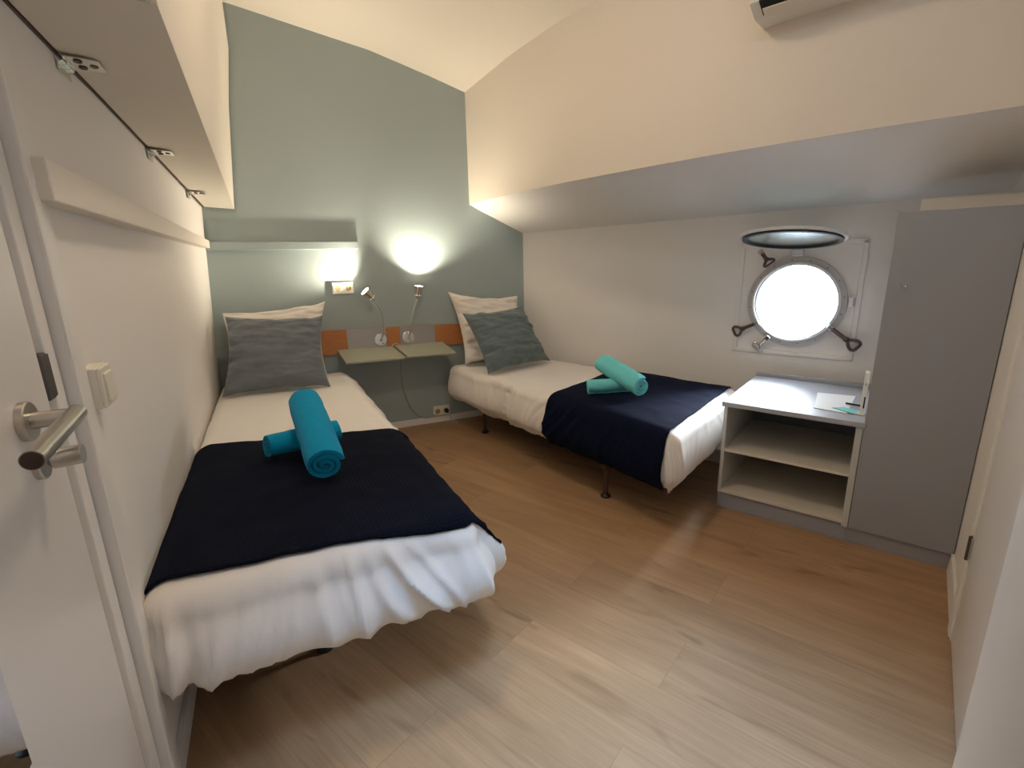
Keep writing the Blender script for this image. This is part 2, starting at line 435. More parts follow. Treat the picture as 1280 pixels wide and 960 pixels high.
# ------------------------------------------------------------------ wall rail on left wall
def lwrail(y, z, off): return V((lw(y, z) + off, y, z))
t = None
bm = bmesh.new()
ya, yb = 1.185, 3.46
for (y0, y1) in ((ya, yb),):
    c = []
    za0, za1, zb0, zb1 = 1.356, 1.428, 1.335, 1.378
    P0 = [lwrail(y0, za0, -.004), lwrail(y0, za0, .042), lwrail(y0, za1, .042), lwrail(y0, za1, -.004)]
    P1 = [lwrail(y1, zb0, -.004), lwrail(y1, zb0, .042), lwrail(y1, zb1, .042), lwrail(y1, zb1, -.004)]
    add_hexa(bm, P0 + P1, .003)
o = single('wall_rail', bm, 'cream', (-.32, 2.3, 1.38)); tag(o, 'long cream rail fixed along the left wall under the overhead locker', 'rail')

# ------------------------------------------------------------------ overhead locker
t = thing('overhead_locker', 'cream overhead locker on the left wall with a hinged grey-beige underside', 'locker', (-.2, 2.4, 1.62))
YS = [1.205, 1.75, 2.3, 2.9, 3.645]
def zl(y): return interp(y, [1.0, 1.31, 2.08, 2.96, 3.66], [1.712, 1.704, 1.667, 1.618, 1.580])
def xr(y): return interp(y, [1.0, 3.66], [-.100, -.074])
rows = [[(lw(y, 1.7) + .008, y, zl(y)) for y in YS], [(xr(y), y, zl(y) - (.010 if y > 1.1 else 0)) for y in YS]]
part('bottom_panel', slab(rows, Z, .018), 'panel', t)
rows2 = [[(lw(y, 1.7) + .008, y, zl(y)) for y in (.55, 1.198)], [(-.106, y, zl(y) - .01) for y in (.55, 1.198)]]
part('bottom_panel', slab(rows2, Z, .018), 'panel', t)
xt = lambda y: interp(y, [1.0, 3.66], [-.02, .022])
rows = [[(xr(y), y, zl(y) + .008) for y in YS], [(lerp(xr(y), xt(y), .55), y, 2.15) for y in YS], [(xt(y), y, 2.46) for y in YS], [(xt(y) + .003, y, ceil_z(.02, y) - .002) for y in YS]]
part('front_panel', slab(rows, -X, .018), 'cream', t)
rows = [[(xr(1), y, zl(y) + .008) for y in (.55, 1.198)], [(xt(1), y, ceil_z(.02, y) - .002) for y in (.55, 1.198)]]
part('front_panel', slab(rows, -X, .018), 'cream', t)
part('wall_strip', slab([[(lw(y, 1.7) + .001, y, zl(y) - .004) for y in YS], [(lw(y, 1.7) + .001, y, zl(y) + .03) for y in YS]], X, .004), 'darkstrip', t)
HG = [(1.555, 0), (2.34, 1), (3.14, 2)]
def hinge(y):
    x = lw(y, 1.7); z = zl(y) - .002
    h = part('hinge', slab([[(x + .012, y - .044, z - .003), (x + .012, y + .044, z - .003)], [(x + .074, y - .036, z - .005), (x + .074, y + .044, z - .005)]], -Z, .002), 'chrome', t)
    for k in (-.044, -.015, .014):
        part('knuckle', tube([(x + .006, y + k, z - .008), (x + .006, y + k + .027, z - .008)], .0080, 10), 'chrome', h, 30)
    part('wall_leaf', box((x + .002, y, z - .020), X, Y, Z, .003, .088, .026, .001), 'chrome', h)
    for dy, dx in ((-.020, .034), (.022, .034), (.004, .058)):
        part('screw', lathe((x + dx, y + dy, z - .0065), -Z, [(.0085, 0), (.0075, .002), (.002, .0012), (0, .0008)], 14), 'darkmetal', h, 30)
for y, _ in HG: hinge(y)

# ------------------------------------------------------------------ green wall things
o = single('wall_shelf', add_hexa(bmesh.new(), [gp(-.26, 1.327, 0), gp(.640, 1.325, 0), gp(.640, 1.325, .036), gp(-.26, 1.327, .036),
                                             gp(-.26, 1.377, 0), gp(.640, 1.371, 0), gp(.640, 1.371, .036), gp(-.26, 1.377, .036)], .002),
           'green', gp(.18, 1.35), False)
tag(o, 'shallow sage green shelf painted like the wall above the left bed', 'shelf')
# headboard rail
t = thing('headboard_rail', 'orange wood rail with two brushed metal plates behind the pillows', 'headboard', gp(.55, .69))
def ztop(x): return .782 - .020 * (x - .4) / .9
part('rail', slab([[gp(-.22, .615, .002), gp(1.42, .605, .002)], [gp(-.22, .795, .002), gp(1.42, ztop(1.42), .002)]], GN, .020), 'wood', t)
for xa, xb in ((.505, .775), (.875, 1.135)):
    part('metal_plate', slab([[gp(xa, .612, .022), gp(xb, .606, .022)], [gp(xa, ztop(xa) + .002, .022), gp(xb, ztop(xb) + .002, .022)]], GN, .003), 'plate', t)
# bedside shelves
for nm, x0, x1, xf0, xf1, lab in (('bedside_shelf', .43, .812, .462, .862, 'sage green floating bedside shelf, the one nearer the left bed'),
                                  ('bedside_shelf', .826, 1.19, .876, 1.225, 'sage green floating bedside shelf, the one nearer the right bed')):
    bm = bmesh.new()
    a, b = gp(x0, .628, .022), gp(x1, .622, .022); c, d = gp(xf1, .572, .245), gp(xf0, .577, .245)
    add_hexa(bm, [a, b, c, d, a + Z * .015, b + Z * .015, c + Z * .014, d + Z * .014], .002)
    o = single(nm, bm, 'shelfgreen', (a + c) / 2); tag(o, lab, 'shelf', 'floating bedside shelves')
# reading lamps
def reading_lamp(cx, cz, pts, axis, label, energy):
    t = thing('reading_lamp', label, 'lamp', gp(cx, cz, .025), 'gooseneck reading lamps on the headboard')
    c = gp(cx, cz, .0255)
    part('base_disc', lathe(c, GN, [(.046, 0), (.046, .012), (.043, .016), (0, .017)], 36), 'chrome', t, 30)
    part('hub', lathe(c + GN * .015, GN, [(.010, 0), (.008, .010), (0, .011)], 16), 'steel', t, 30)
    for dx, dz in ((.014, -.028), (.006, -.010)):
        part('screw', lathe(c + GD * dx + Z * dz + GN * .0165, GN, [(.004, 0), (.003, .0015), (0, .0015)], 12), 'darkmetal', t, 30)
    path = spline(pts, 10)
    part('gooseneck', tube(path, .0050, 10), 'steel', t, True)
    ax = V(axis).normalized(); b = V(pts[-1])
    h = part('lamp_head', lathe(b - ax * .004, ax, [(.006, -.012), (.012, 0), (.020, .012), (.021, .018), (.0225, .022), (.034, .082), (.0325, .082), (.0215, .026), (0, .024)], 32, capped=False), 'chrome', t, 35)
    for k in range(8):
        a1, b1, _ = frame_for(ax); an = 2 * PI * k / 8
        part('vent_bead', lathe(b + ax * .014 + (a1 * math.cos(an) + b1 * math.sin(an)) * .0195, (a1 * math.cos(an) + b1 * math.sin(an)), [(.003, -.001), (.003, .002), (0, .003)], 8), 'bead', h, True)
    part('bulb', lathe(b + ax * .052, ax, [(.0, 0), (.022, .004), (.029, .022), (.027, .026), (0, .028)], 24), 'bulb', h, True)
    tip = b + ax * .088
    ld = bpy.data.lights.new('lamp_light', 'SPOT'); ld.energy = energy; ld.color = (1, .87, .66)
    ld.spot_size = math.radians(128); ld.spot_blend = .8; ld.shadow_soft_size = .012
    lo = bpy.data.objects.new('lamp_light', ld); C.objects.link(lo)
    lo.location = tip; lo.rotation_euler = ax.to_track_quat('-Z', 'Y').to_euler()
    lo.parent = t; lo.location = tip - V(t.location)
    return t
LAMP = 36
reading_lamp(.733, .693, [gp(.735, .695, .04), gp(.744, .74, .09), gp(.752, .80, .115), gp(.748, .885, .110), gp(.720, .955, .100), gp(.698, .988, .098)],
             V((-.68, -.10, .72)), 'chrome gooseneck reading lamp tilted left towards the sockets', 27)
reading_lamp(.932, .693, [gp(.934, .695, .04), gp(.940, .74, .09), gp(.948, .80, .105), gp(.962, .87, .105), gp(.988, .935, .100), gp(1.008, .985, .098)],
             V((.13, -.10, .98)), 'chrome gooseneck reading lamp pointing up beside the right bed', 36)
# double sockets
def socket(x, z, w, h, label, n=2):
    t = thing('wall_socket', label, 'socket', gp(x, z))
    part('cover_plate', add_hexa(bmesh.new(), [gp(x - w / 2, z - h / 2), gp(x + w / 2, z - h / 2), gp(x + w / 2, z + h / 2), gp(x - w / 2, z + h / 2),
                                             gp(x - w / 2, z - h / 2, .022), gp(x + w / 2, z - h / 2, .022), gp(x + w / 2, z + h / 2, .022), gp(x - w / 2, z + h / 2, .022)], .003), 'ivory', t)
    for k in range(n):
        cx = x + (k - .5) * w / 2 * 1.02
        r = part('outlet', lathe(gp(cx, z, .0215), GN, [(.026, 0), (.026, .004), (.021, .004), (.020, .0012), (0, .0012)], 28), 'ivory', t, 30)
        part('socket_well', lathe(gp(cx, z, .0225), GN, [(.0195, 0), (.0195, .0008), (0, .0008)], 28), 'well', r, 30)
        for dx in (-.0095, .0095):
            part('pin_hole', lathe(gp(cx + dx, z, .0228), GN, [(.0032, 0), (.0032, .0012), (0, .0012)], 10), 'dark', r)
        for dz in (-.018, .018):
            part('earth_clip', box(gp(cx, z + dz, .022), GD, GN, Z, .006, .008, .005), 'chrome', r)
socket(.512, 1.066, .138, .078, 'ivory double wall socket lit by the left reading lamp')
socket(1.153, .092, .130, .074, 'ivory double wall socket low on the green wall beside the right bed')
# cables
o = single('lamp_cable', tube(spline([gp(.86, .60, .03), gp(.863, .50, .006), gp(.868, .33, .006), (gp(.90, .18, .006)), gp(.96, .085, .006), gp(1.03, .052, .016), gp(1.12, .075, .03), gp(1.12, .088, .03)], 8), .0028, 8), 'cable', gp(.9, .3), True)
tag(o, 'thin green-grey cable dangling from the bedside shelves to the low socket', 'cable')
o = single('plug_cable', tube(spline([gp(1.19, .092, .026), gp(1.20, .07, .06), gp(1.215, .02, .075), gp(1.25, .006, .10), gp(1.30, .006, .08)], 8), .003, 8), 'whitecable', gp(1.2, .05), True)
tag(o, 'short white cable hanging from the low wall socket to the floor', 'cable')
o = single('black_plug', lathe(gp(1.188, .092, .024), GN, [(.016, 0), (.017, .02), (.010, .032), (0, .033)], 20), 'rubber', gp(1.188, .092, .024), 30)
tag(o, 'small black round plug in the low wall socket', 'plug')
o = single('cable_loop', tube(spline([gp(.80, .625, .05), gp(.815, .648, .04), gp(.84, .655, .035), gp(.862, .640, .04)], 8), .003, 8), 'whitecable', gp(.83, .64, .04), True)
tag(o, 'short pale cable loop showing between the two bedside shelves', 'cable')

# ------------------------------------------------------------------ cloth over a bed
class Bed:
    def __init__(s, h0, h1, f0, f1, z, r=.06):
        s.h0, s.h1, s.f0, s.f1 = V(h0), V(h1), V(f0), V(f1); s.z = z; s.r = r; s.drop = .27
        s.W = ((s.h1 - s.h0).length + (s.f1 - s.f0).length) / 2
        s.L = ((s.f0 - s.h0).length + (s.f1 - s.h1).length) / 2
    def at(s, a, b, r=None, off=0.0, flare=.12, flare0=0.0, wr=0.0, seed=0.0, puff=.0, freq=1.0):
        """a: metres across from side 0 to side 1, b: metres from head to foot; outside = hanging down"""
        r = s.r if r is None else r
        ac, bc = min(max(a, 0), s.W), min(max(b, 0), s.L)
        u, v = ac / s.W, bc / s.L
        base = s.h0 * (1 - u) * (1 - v) + s.h1 * u * (1 - v) + s.f0 * (1 - u) * v + s.f1 * u * v
        oU = (s.h1 - s.h0) * (1 - v) + (s.f1 - s.f0) * v; oU.z = 0; oU.normalize()
        dV = (s.f0 - s.h0) * (1 - u) + (s.f1 - s.h1) * u; dV.z = 0; dV.normalize()
        nV = dV
        da, db = a - ac, b - bc
        d = (abs(da) ** 5 + abs(db) ** 5) ** .2
        # gentle crown + small waves on top
        edge = min(1, min(ac, s.W - ac) / .12) * min(1, min(bc, s.L - bc) / .12)
        top = s.z + puff * edge + off + .006 * noise.noise(V((base.x * 5 + seed, base.y * 4, seed))) + .003 * noise.noise(V((base.x * 16, base.y * 11, seed + 3)))
        p = V((base.x, base.y, top))
        if d > 1e-6:
            dr = (oU * da + nV * db).normalized()
            arc = r * PI / 2
            wall = da < 0 and abs(da) > abs(db)
            fl = flare0 if wall else flare
            if d < arc: th = d / r; h = r * math.sin(th); dz = -r * (1 - math.cos(th))
            else:
                q = (d - arc) / (s.drop - arc); dz = -r - (d - arc)
                h = r + fl * math.sin(PI * min(q, 1.15) * .80)
                if q > .85: h -= .10 * (q - .85) * (0 if wall else 1)
            ang = math.atan2(abs(db), abs(da))
            sg = 1 if da >= 0 else -1
            tc = ac + sg * (s.L - bc) + sg * .25 * (1 - ang / (PI / 2) if da != 0 else 0)
            k = min(1, d / .10) ** 1.2
            tw = tc + .10 * noise.noise(V((tc * 3, d * 4, seed + 7))) + 1.1 * d * noise.noise(V((tc * 2.6, 0, seed + 1)))
            k *= max(.25, .85 + 1.5 * noise.noise(V((tc * 3.1, d * 2, seed + 9))))
            f1 = noise.noise(V((tw * 8 * freq, d * .7, seed))); f2 = noise.noise(V((tw * 19 * freq, d * 1.3, seed + 5)))
            rid = (1 - min(1, abs(f1) * 3.2)) ** 1.5
            rid2 = (1 - min(1, abs(f2) * 3.0)) ** 1.5
            w = wr * (.55 * f1 + .75 * (rid - .35) + .45 * (rid2 - .3)) * k
            if da < 0 and abs(da) > abs(db): w *= .2; 
            h += w
            h += off * min(1, d / arc)
            p.x += dr.x * h; p.y += dr.y * h; p.z += dz - off * min(1, d / arc)
        return p

def cloth(name, bed, A, B, m, label, cat, loc, th=.008, na=70, nb=110, hem=None, **kw):
    """A,B: lists of parameter values are built by the caller as functions"""
    bm = bmesh.new(); uvl = bm.loops.layers.uv.new('UVMap')
    g = []
    for i in range(na + 1):
        row = []
        for j in range(nb + 1):
            a, b = A(i / na, j / nb), B(i / na, j / nb)
            vtx = bm.verts.new(bed.at(a, b, **kw)); row.append((vtx, a, b))
        g.append(row)
    for i in range(na):
        for j in range(nb):
            q = [g[i][j], g[i + 1][j], g[i + 1][j + 1], g[i][j + 1]]
            f = bm.faces.new([x[0] for x in q])
            for lp, x in zip(f.loops, q): lp[uvl].uv = (x[1], x[2])
    bmesh.ops.recalc_face_normals(bm, faces=bm.faces)
    up = sum((f.normal.z for f in bm.faces))
    if up < 0: bmesh.ops.reverse_faces(bm, faces=bm.faces)
    bmesh.ops.translate(bm, verts=bm.verts, vec=-V(loc))
    me = bpy.data.meshes.new(name); bm.to_mesh(me); bm.free(); me.materials.append(M[m]); me.shade_smooth()
    o = bpy.data.objects.new(name, me); C.objects.link(o); o.location = loc
    md = o.modifiers.new('thick', 'SOLIDIFY'); md.thickness = th; md.offset = 1 if False else -1
    tag(o, label, cat)
    return o

bedL = Bed((-.240, 3.580, 0), (.415, 3.550, 0), (-.288, 1.285, 0), (.440, 1.265, 0), .500, .065)
# right bed: side 0 against the hull, side 1 open
bedR = Bed((1.845, 3.43, 0), (1.245, 3.43, 0), (2.345, 1.915, 0), (1.560, 1.560, 0), .475, .06)

def bed(b, label, loc, legs, basez=(.20, .27)):
    t = thing('bed', label, 'bed', loc)
    bm = bmesh.new()
    def q(z, ins):
        c = (b.h0 + b.h1 + b.f0 + b.f1) / 4
        return [V((p.x, p.y, z)) - (V((p.x, p.y, 0)) - V((c.x, c.y, 0))).normalized() * ins for p in (b.h0, b.h1, b.f1, b.f0)]
    add_hexa(bm, q(basez[1], .0) + q(b.z - .022, .0), .035, 4)
    part('mattress', bm, 'mattress', t, 50)
    add_hexa(bm := bmesh.new(), q(basez[0], .02) + q(basez[1] - .002, .02), .006)
    part('bed_base', bm, 'black', t)
    for x, y in legs:
        l = part('leg', tube([(x, y, basez[0]), (x, y, .028)], .013, 14), 'darkmetal', t, 30)
        part('foot', lathe((x, y, 0), Z, [(.026, 0), (.027, .008), (.014, .018), (.009, .030), (0, .030)], 20), 'rubber', l, 30)
        part('bracket', box((x, y, basez[0] - .02), X, Y, Z, .05, .04, .04, .004), 'darkmetal', l)
    return t
tL = bed(bedL, 'single bed along the left wall, dark base on slim legs', (.06, 2.4, 0), [(.04, 1.52), (-.20, 1.62), (.34, 1.8), (-.2, 3.35), (.34, 3.3)])
tR = bed(bedR, 'single bed along the porthole wall, dark base on slim legs', (1.7, 2.5, 0), [(1.50, 1.937), (1.345, 3.176), (2.15, 2.05), (1.80, 3.1)])

def duvet_map(b, da0, da1, hemf):
    def A(i, j):
        return lerp(-da0, b.W + da1, i)
    return A
# left duvet: a from -over .. W+over ; b from 0.02 .. L+over
def mk(bed_, o0, o1, b0, oF, seed, hemt=0.0):
    def A(i, j):
        e = 1 + .10 * noise.noise(V((j * 7, seed, 2))) + .05 * noise.noise(V((j * 22, seed, 5)))
        return lerp(-o0, bed_.W + o1 * e, i)
    def B(i, j):
        e = 1 + .09 * noise.noise(V((i * 6, seed + 4, 2))) + .05 * noise.noise(V((i * 19, seed, 8)))
        return lerp(b0, bed_.L + (oF + hemt * (i - .45)) * e, j)
    return A, B
A, B = mk(bedL, .22, .26, .02, .270, 1.3, .055)
cloth('duvet', bedL, A, B, 'sheet', 'white duvet on the left bed hanging in folds over its foot', 'duvet', (.06, 2.4, .5),
      na=120, nb=230, flare=.050, flare0=0, wr=.030, seed=2.1, th=.006, freq=.9)
A, B = mk(bedR, .06, .30, .0, .30, 8.3)
cloth('duvet', bedR, A, B, 'sheet', 'white duvet on the bed by the porthole wall, foot lit by daylight', 'duvet', (1.7, 2.5, .475),
      na=120, nb=200, flare=.022, flare0=0, wr=.024, seed=11.7, th=.006, freq=1.1)

# navy runners
def AL(i, j): return lerp(-.19, bedL.W + .17, i)
def BLf(i, j):
    a = AL(i, j) / bedL.W
    e0 = lerp(1.27, 1.425, min(max(a, 0), 1)); e1 = lerp(2.265, 2.335, min(max(a, 0), 1)) + .006 * math.sin(a * 9)
    return lerp(e0, e1, j)
cloth('bed_runner', bedL, AL, BLf, 'navy', 'navy waffle bed runner across the foot of the left bed', 'blanket', (.06, 1.8, .51),
      na=130, nb=90, off=.014, flare=.054, flare0=0, wr=.020, freq=.9, seed=2.1, th=.006)
def AR(i, j): return lerp(-.03, bedR.W + .305, i)
def BRf(i, j):
    a = AR(i, j) / bedR.W
    e0 = lerp(.93, 1.02, min(max(a, 0), 1)); e1 = bedR.L + .005 - .0 * a
    return lerp(e0, e1, j)
cloth('bed_runner', bedR, AR, BRf, 'navy2', 'navy waffle bed runner draped over the bed by the porthole wall', 'blanket', (1.9, 2.0, .49),
      na=130, nb=90, off=.016, flare=.026, flare0=0, wr=.018, freq=1.1, seed=11.7, th=.006)

# ------------------------------------------------------------------ pillows
def pillow(name, corners, th, m, label, cat, seed, n=72, wr=.008, pinch=.05, group=None, nrm=None):
    """corners: bl, br, tr, tl in world; th: thickness"""
    bl, br, tr, tl = [V(c) for c in corners]
    nr = V(nrm) if nrm else (br - bl).cross(tl - bl).normalized()
    bm = bmesh.new(); F, Bk = [], []
    c0 = (bl + br + tr + tl) / 4
    for i in range(n + 1):
        fr, br_ = [], []
        for j in range(n + 1):
            u, v = i / n, j / n
            uu, vv = 2 * u - 1, 2 * v - 1
            # edges bow inwards between the corners
            su = uu * (1 - pinch * (1 - vv * vv) * abs(uu) ** 3); sv = vv * (1 - pinch * (1 - uu * uu) * abs(vv) ** 3)
            U, W_ = (su + 1) / 2, (sv + 1) / 2
            p = bl * (1 - U) * (1 - W_) + br * U * (1 - W_) + tr * U * W_ + tl * (1 - U) * W_
            prof = (max(0, 1 - abs(uu) ** 2.6) * max(0, 1 - abs(vv) ** 2.6)) ** .55
            q = V((u * 3.2 + seed, v * 3.2, seed))
            cx = 1 if True else 0
            # creases running in from the corners and sides
            cr = noise.noise(V((u * 4 + seed, v * 11, seed + 2))) * .9 + noise.noise(V((u * 9, v * 22 + seed, seed))) * .45 + noise.noise(q) * 1.0
            ed = (1 - prof)
            wv = wr * cr * (.55 + 1.1 * ed) * min(1, prof * 5)
            p2 = p + (tr - br).normalized() * (.010 * noise.noise(V((u * 5, seed, v))) ) * ed
            fr.append(bm.verts.new(p2 + nr * (th * .55 * prof + wv)))
            br_.append(bm.verts.new(p2 - nr * (th * .45 * prof)) if 0 < i < n and 0 < j < n else fr[-1])
        F.append(fr); Bk.append(br_)
    for i in range(n):
        for j in range(n):
            bm.faces.new((F[i][j], F[i + 1][j], F[i + 1][j + 1], F[i][j + 1]))
            q = [Bk[i][j], Bk[i][j + 1], Bk[i + 1][j + 1], Bk[i + 1][j]]
            if len(set(q)) == 4 and not all(x in (F[i][j], F[i + 1][j], F[i + 1][j + 1], F[i][j + 1]) for x in q): bm.faces.new(q)
    o = single(name, bm, m, c0, True)
    return tag(o, label, cat, group)

pillow('pillow', [gp(-.262, .505, .23), gp(.34, .505, .20), gp(.385, .985, .075), gp(-.225, .950, .085)], .15, 'pillow',
       'white pillow on the left bed behind the grey cushion', 'pillow', 3.1, wr=.022, pinch=.11)
pillow('cushion', [gp(-.240, .510, .52), gp(.338, .505, .53), gp(.352, .918, .305), gp(-.190, .945, .28)], .17, 'cushion',
       'slate grey cushion propped upright on the left bed', 'cushion', 7.7, wr=.022, pinch=.11)
pillow('pillow', [gp(1.28, .490, .28), gp(1.80, .490, .24), gp(1.80, .950, .07), gp(1.230, 1.010, .10)], .16, 'pillow',
       'white pillow in the corner at the head of the right bed', 'pillow', 12.4, wr=.024, pinch=.13)
pillow('cushion', [gp(1.335, .485, .60), gp(1.880, .495, .47), gp(1.745, .895, .27), gp(1.228, .885, .42)], .17, 'cushion2',
       'grey-green cushion leaning askew on the right bed', 'cushion', 16.9, wr=.022, pinch=.11)
# small care tag on the left cushion
# ------------------------------------------------------------------ rolled towels
def towel(p, q, r, m, label, group, turns=3.2, seed=1.0, up=Z, start=0.0, flat=.93):
    p, q = V(p), V(q); d = (q - p); L = d.length; d.normalize()
    side = d.cross(up).normalized(); upv = side.cross(d).normalized()
    th = (r - .010) / (turns) * .70
    N = int(turns * 40); sl = 26
    bm = bmesh.new()
    def rad(t): return .010 + (r - .010) * t
    rows = []
    for k in range(sl + 1):
        s = k / sl; row_o, row_i = [], []
        for i in range(N + 1):
            t = i / N; an = start + turns * 2 * PI * t
            ends = 1 - .05 * max(0, abs(2 * s - 1) - .8) / .2
            sk = .012 * math.sin(t * 17 + seed) * (1 if k in (0, sl) else 0) + .006 * (1 - t) * (-1 if k == 0 else (1 if k == sl else 0)) * 0
            base = p + d * (L * s + (sk if k == sl else -sk) * .5)
            ro = rad(t) * ends + .0022 * noise.noise(V((an * 1.2 + seed, s * 7, seed))) + .0015 * noise.noise(V((an * 4, s * 25, seed)))
            ri = max(.003, ro - th)
            e = side * math.cos(an) + upv * math.sin(an) * flat
            row_o.append(bm.verts.new(base + e * ro)); row_i.append(bm.verts.new(base + e * ri))
        rows.append((row_o, row_i))
    for k in range(sl):
        for i in range(N):
            bm.faces.new((rows[k][0][i], rows[k][0][i + 1], rows[k + 1][0][i + 1], rows[k + 1][0][i]))
            bm.faces.new((rows[k][1][i], rows[k + 1][1][i], rows[k + 1][1][i + 1], rows[k][1][i + 1]))
        for idx in (0, N):
            bm.faces.new((rows[k][0][idx], rows[k + 1][0][idx], rows[k + 1][1][idx], rows[k][1][idx]))
    for k in (0, sl):
        for i in range(N): bm.faces.new((rows[k][0][i], rows[k][1][i], rows[k][1][i + 1], rows[k][0][i + 1]))
    c = (p + q) / 2
    o = single('rolled_towel', bm, m, c, 60)
    return tag(o, label, 'towel', group)
gL, gR = 'rolled towels on the left bed', 'rolled towels on the right bed'
towel((-.052, 1.975, .572), (.215, 2.035, .572), .055, 'towelb', 'turquoise rolled towel lying crosswise underneath on the left bed', gL, 2.6, 4, start=.5)
towel((.100, 2.13, .690), (.118, 1.640, .590), .068, 'towelb', 'turquoise rolled towel on top, pointing to the foot of the left bed', gL, 3.0, 9, start=2.9)
towel((1.560, 2.200, .536), (1.80, 2.115, .536), .047, 'towelg', 'aqua rolled towel lying underneath on the right bed', gR, 2.6, 14, start=1.0)
towel((1.735, 2.300, .632), (1.735, 1.960, .562), .062, 'towelg', 'aqua rolled towel resting on top of the other on the right bed', gR, 3.0, 19, start=2.0)

# ------------------------------------------------------------------ cabinet, counter, wardrobe
K0 = V((1.918, 1.580, 0)); KD = V((.419, -.908, 0)).normalized(); KN = V((-.908, -.419, 0)).normalized()   # KN into the room
def kp(s, z, off=0.0): return K0 + KD * s + Z * z + KN * off
def kbox(s0, s1, z0, z1, d0, d1, bevel=.0015, bm=None):
    """d: depth behind the front plane"""
    return add_hexa(bm or bmesh.new(), [kp(s0, z0, -d0), kp(s1, z0, -d0), kp(s1, z0, -d1), kp(s0, z0, -d1), kp(s0, z1, -d0), kp(s1, z1, -d0), kp(s1, z1, -d1), kp(s0, z1, -d1)], bevel)
CW = .548
t = thing('open_cabinet', 'low open cabinet with one inner shelf under the porthole', 'cabinet', kp(CW / 2, 0, -.3))
part('side_panel', kbox(0, .016, .083, .527, 0, .60), 'insideside', t)
part('side_panel', kbox(CW - .024, CW, .068, .527, 0, .60), 'insideside', t)
part('bottom_panel', kbox(.016, CW - .024, .083, .099, 0, .60), 'inside', t)
part('shelf', kbox(.016, CW - .024, .300, .314, .004, .58), 'inside', t)
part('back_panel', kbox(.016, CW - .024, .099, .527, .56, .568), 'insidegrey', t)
part('plinth', kbox(.0, .545, 0, .083, .008, .58), 'grey', t)
t = thing('countertop', 'blue-grey countertop with raised back edge on the open cabinet', 'countertop', kp(CW / 2, .54, -.3))
part('worktop', kbox(-.010, CW + .008, .529, .551, -.010, .655, .002), 'countergrey', t)
part('upstand', kbox(-.010, CW + .0, .551, .572, .640, .655, .002), 'countergrey', t)
# wardrobe
WS0, WS1, WZ = CW + .002, .898, 1.372
t = thing('wardrobe', 'tall plain grey wardrobe beside the open cabinet at right', 'wardrobe', kp(.73, 0, -.25))
part('carcass', kbox(WS0 + .002, WS1 - .003, .078, WZ - .004, .020, .52, .002), 'hull', t)
d_ = part('door', kbox(WS0, WS1, .070, WZ, 0, .018, .0015), 'grey', t)
part('plinth', kbox(WS0 - .01, WS1, 0, .070, .010, .50), 'grey', t)
hk = kp(.590, 1.108, .0)
part('hook', tube(spline([hk, hk + KN * .014, hk + KN * .020 - Z * .010, hk + KN * .026 - Z * .004], 5), .003, 8), 'chrome', d_, True)
part('hook', tube(spline([hk + KD * .018, hk + KD * .018 + KN * .014, hk + KD * .018 + KN * .020 - Z * .010, hk + KD * .018 + KN * .026 - Z * .004], 5), .003, 8), 'chrome', d_, True)
o = single('filler_board', kbox(WS0 + .06, WS1 + .02, WZ, WZ + .052, .18, .50, .002), 'panel', kp(.78, WZ, -.3))
tag(o, 'narrow beige board lying on top of the wardrobe against the slope', 'board')

# things on the counter
cz = .5515
o = single('white_papers', add_hexa(bmesh.new(), [(2.165, 1.305, cz), (2.205, 1.185, cz), (2.510, 1.320, cz), (2.42, 1.45, cz), (2.165, 1.305, cz + .003), (2.205, 1.185, cz + .003), (2.510, 1.320, cz + .003), (2.42, 1.45, cz + .003)]), 'paper', (2.3, 1.3, cz))
tag(o, 'white information sheet lying on the countertop', 'paper')
o = single('teal_card', add_hexa(bmesh.new(), [(2.225, 1.258, cz + .0035), (2.215, 1.170, cz + .0035), (2.262, 1.150, cz + .0035), (2.275, 1.240, cz + .0035), (2.225, 1.258, cz + .006), (2.215, 1.170, cz + .006), (2.262, 1.150, cz + .006), (2.275, 1.240, cz + .006)]), 'teal', (2.25, 1.2, cz))
tag(o, 'small teal card lying on the white sheet', 'card')
o = single('black_pen', tube([(2.33, 1.262, cz + .009), (2.345, 1.20, cz + .009)], .0045, 10), 'black', (2.34, 1.23, cz + .009), 30)
tag(o, 'short black pen lying on the white sheet', 'pen')
t = thing('white_stand', 'slim upright white stand at the wardrobe end of the countertop', 'stand', (2.245, 1.135, cz))
fx = V((2.255, 1.152, 0))
part('post', box(fx + Z * (cz + .095), KD, KN, Z, .016, .030, .188, .004), 'whiteplastic', t)
part('foot_plate', box(fx + Z * (cz + .003) - KD * .015, KD, KN, Z, .05, .05, .005, .001), 'whiteplastic', t)
part('side_slot', box(fx + Z * (cz + .055) + KN * .0155 + KD * .004, KD, KN, Z, .005, .003, .05), 'dark', t)
part('button', lathe(fx + Z * (cz + .135) + KN * .014 + KD * .003, KN, [(.006, 0), (.006, .004), (0, .005)], 14), 'chrome', t, 30)

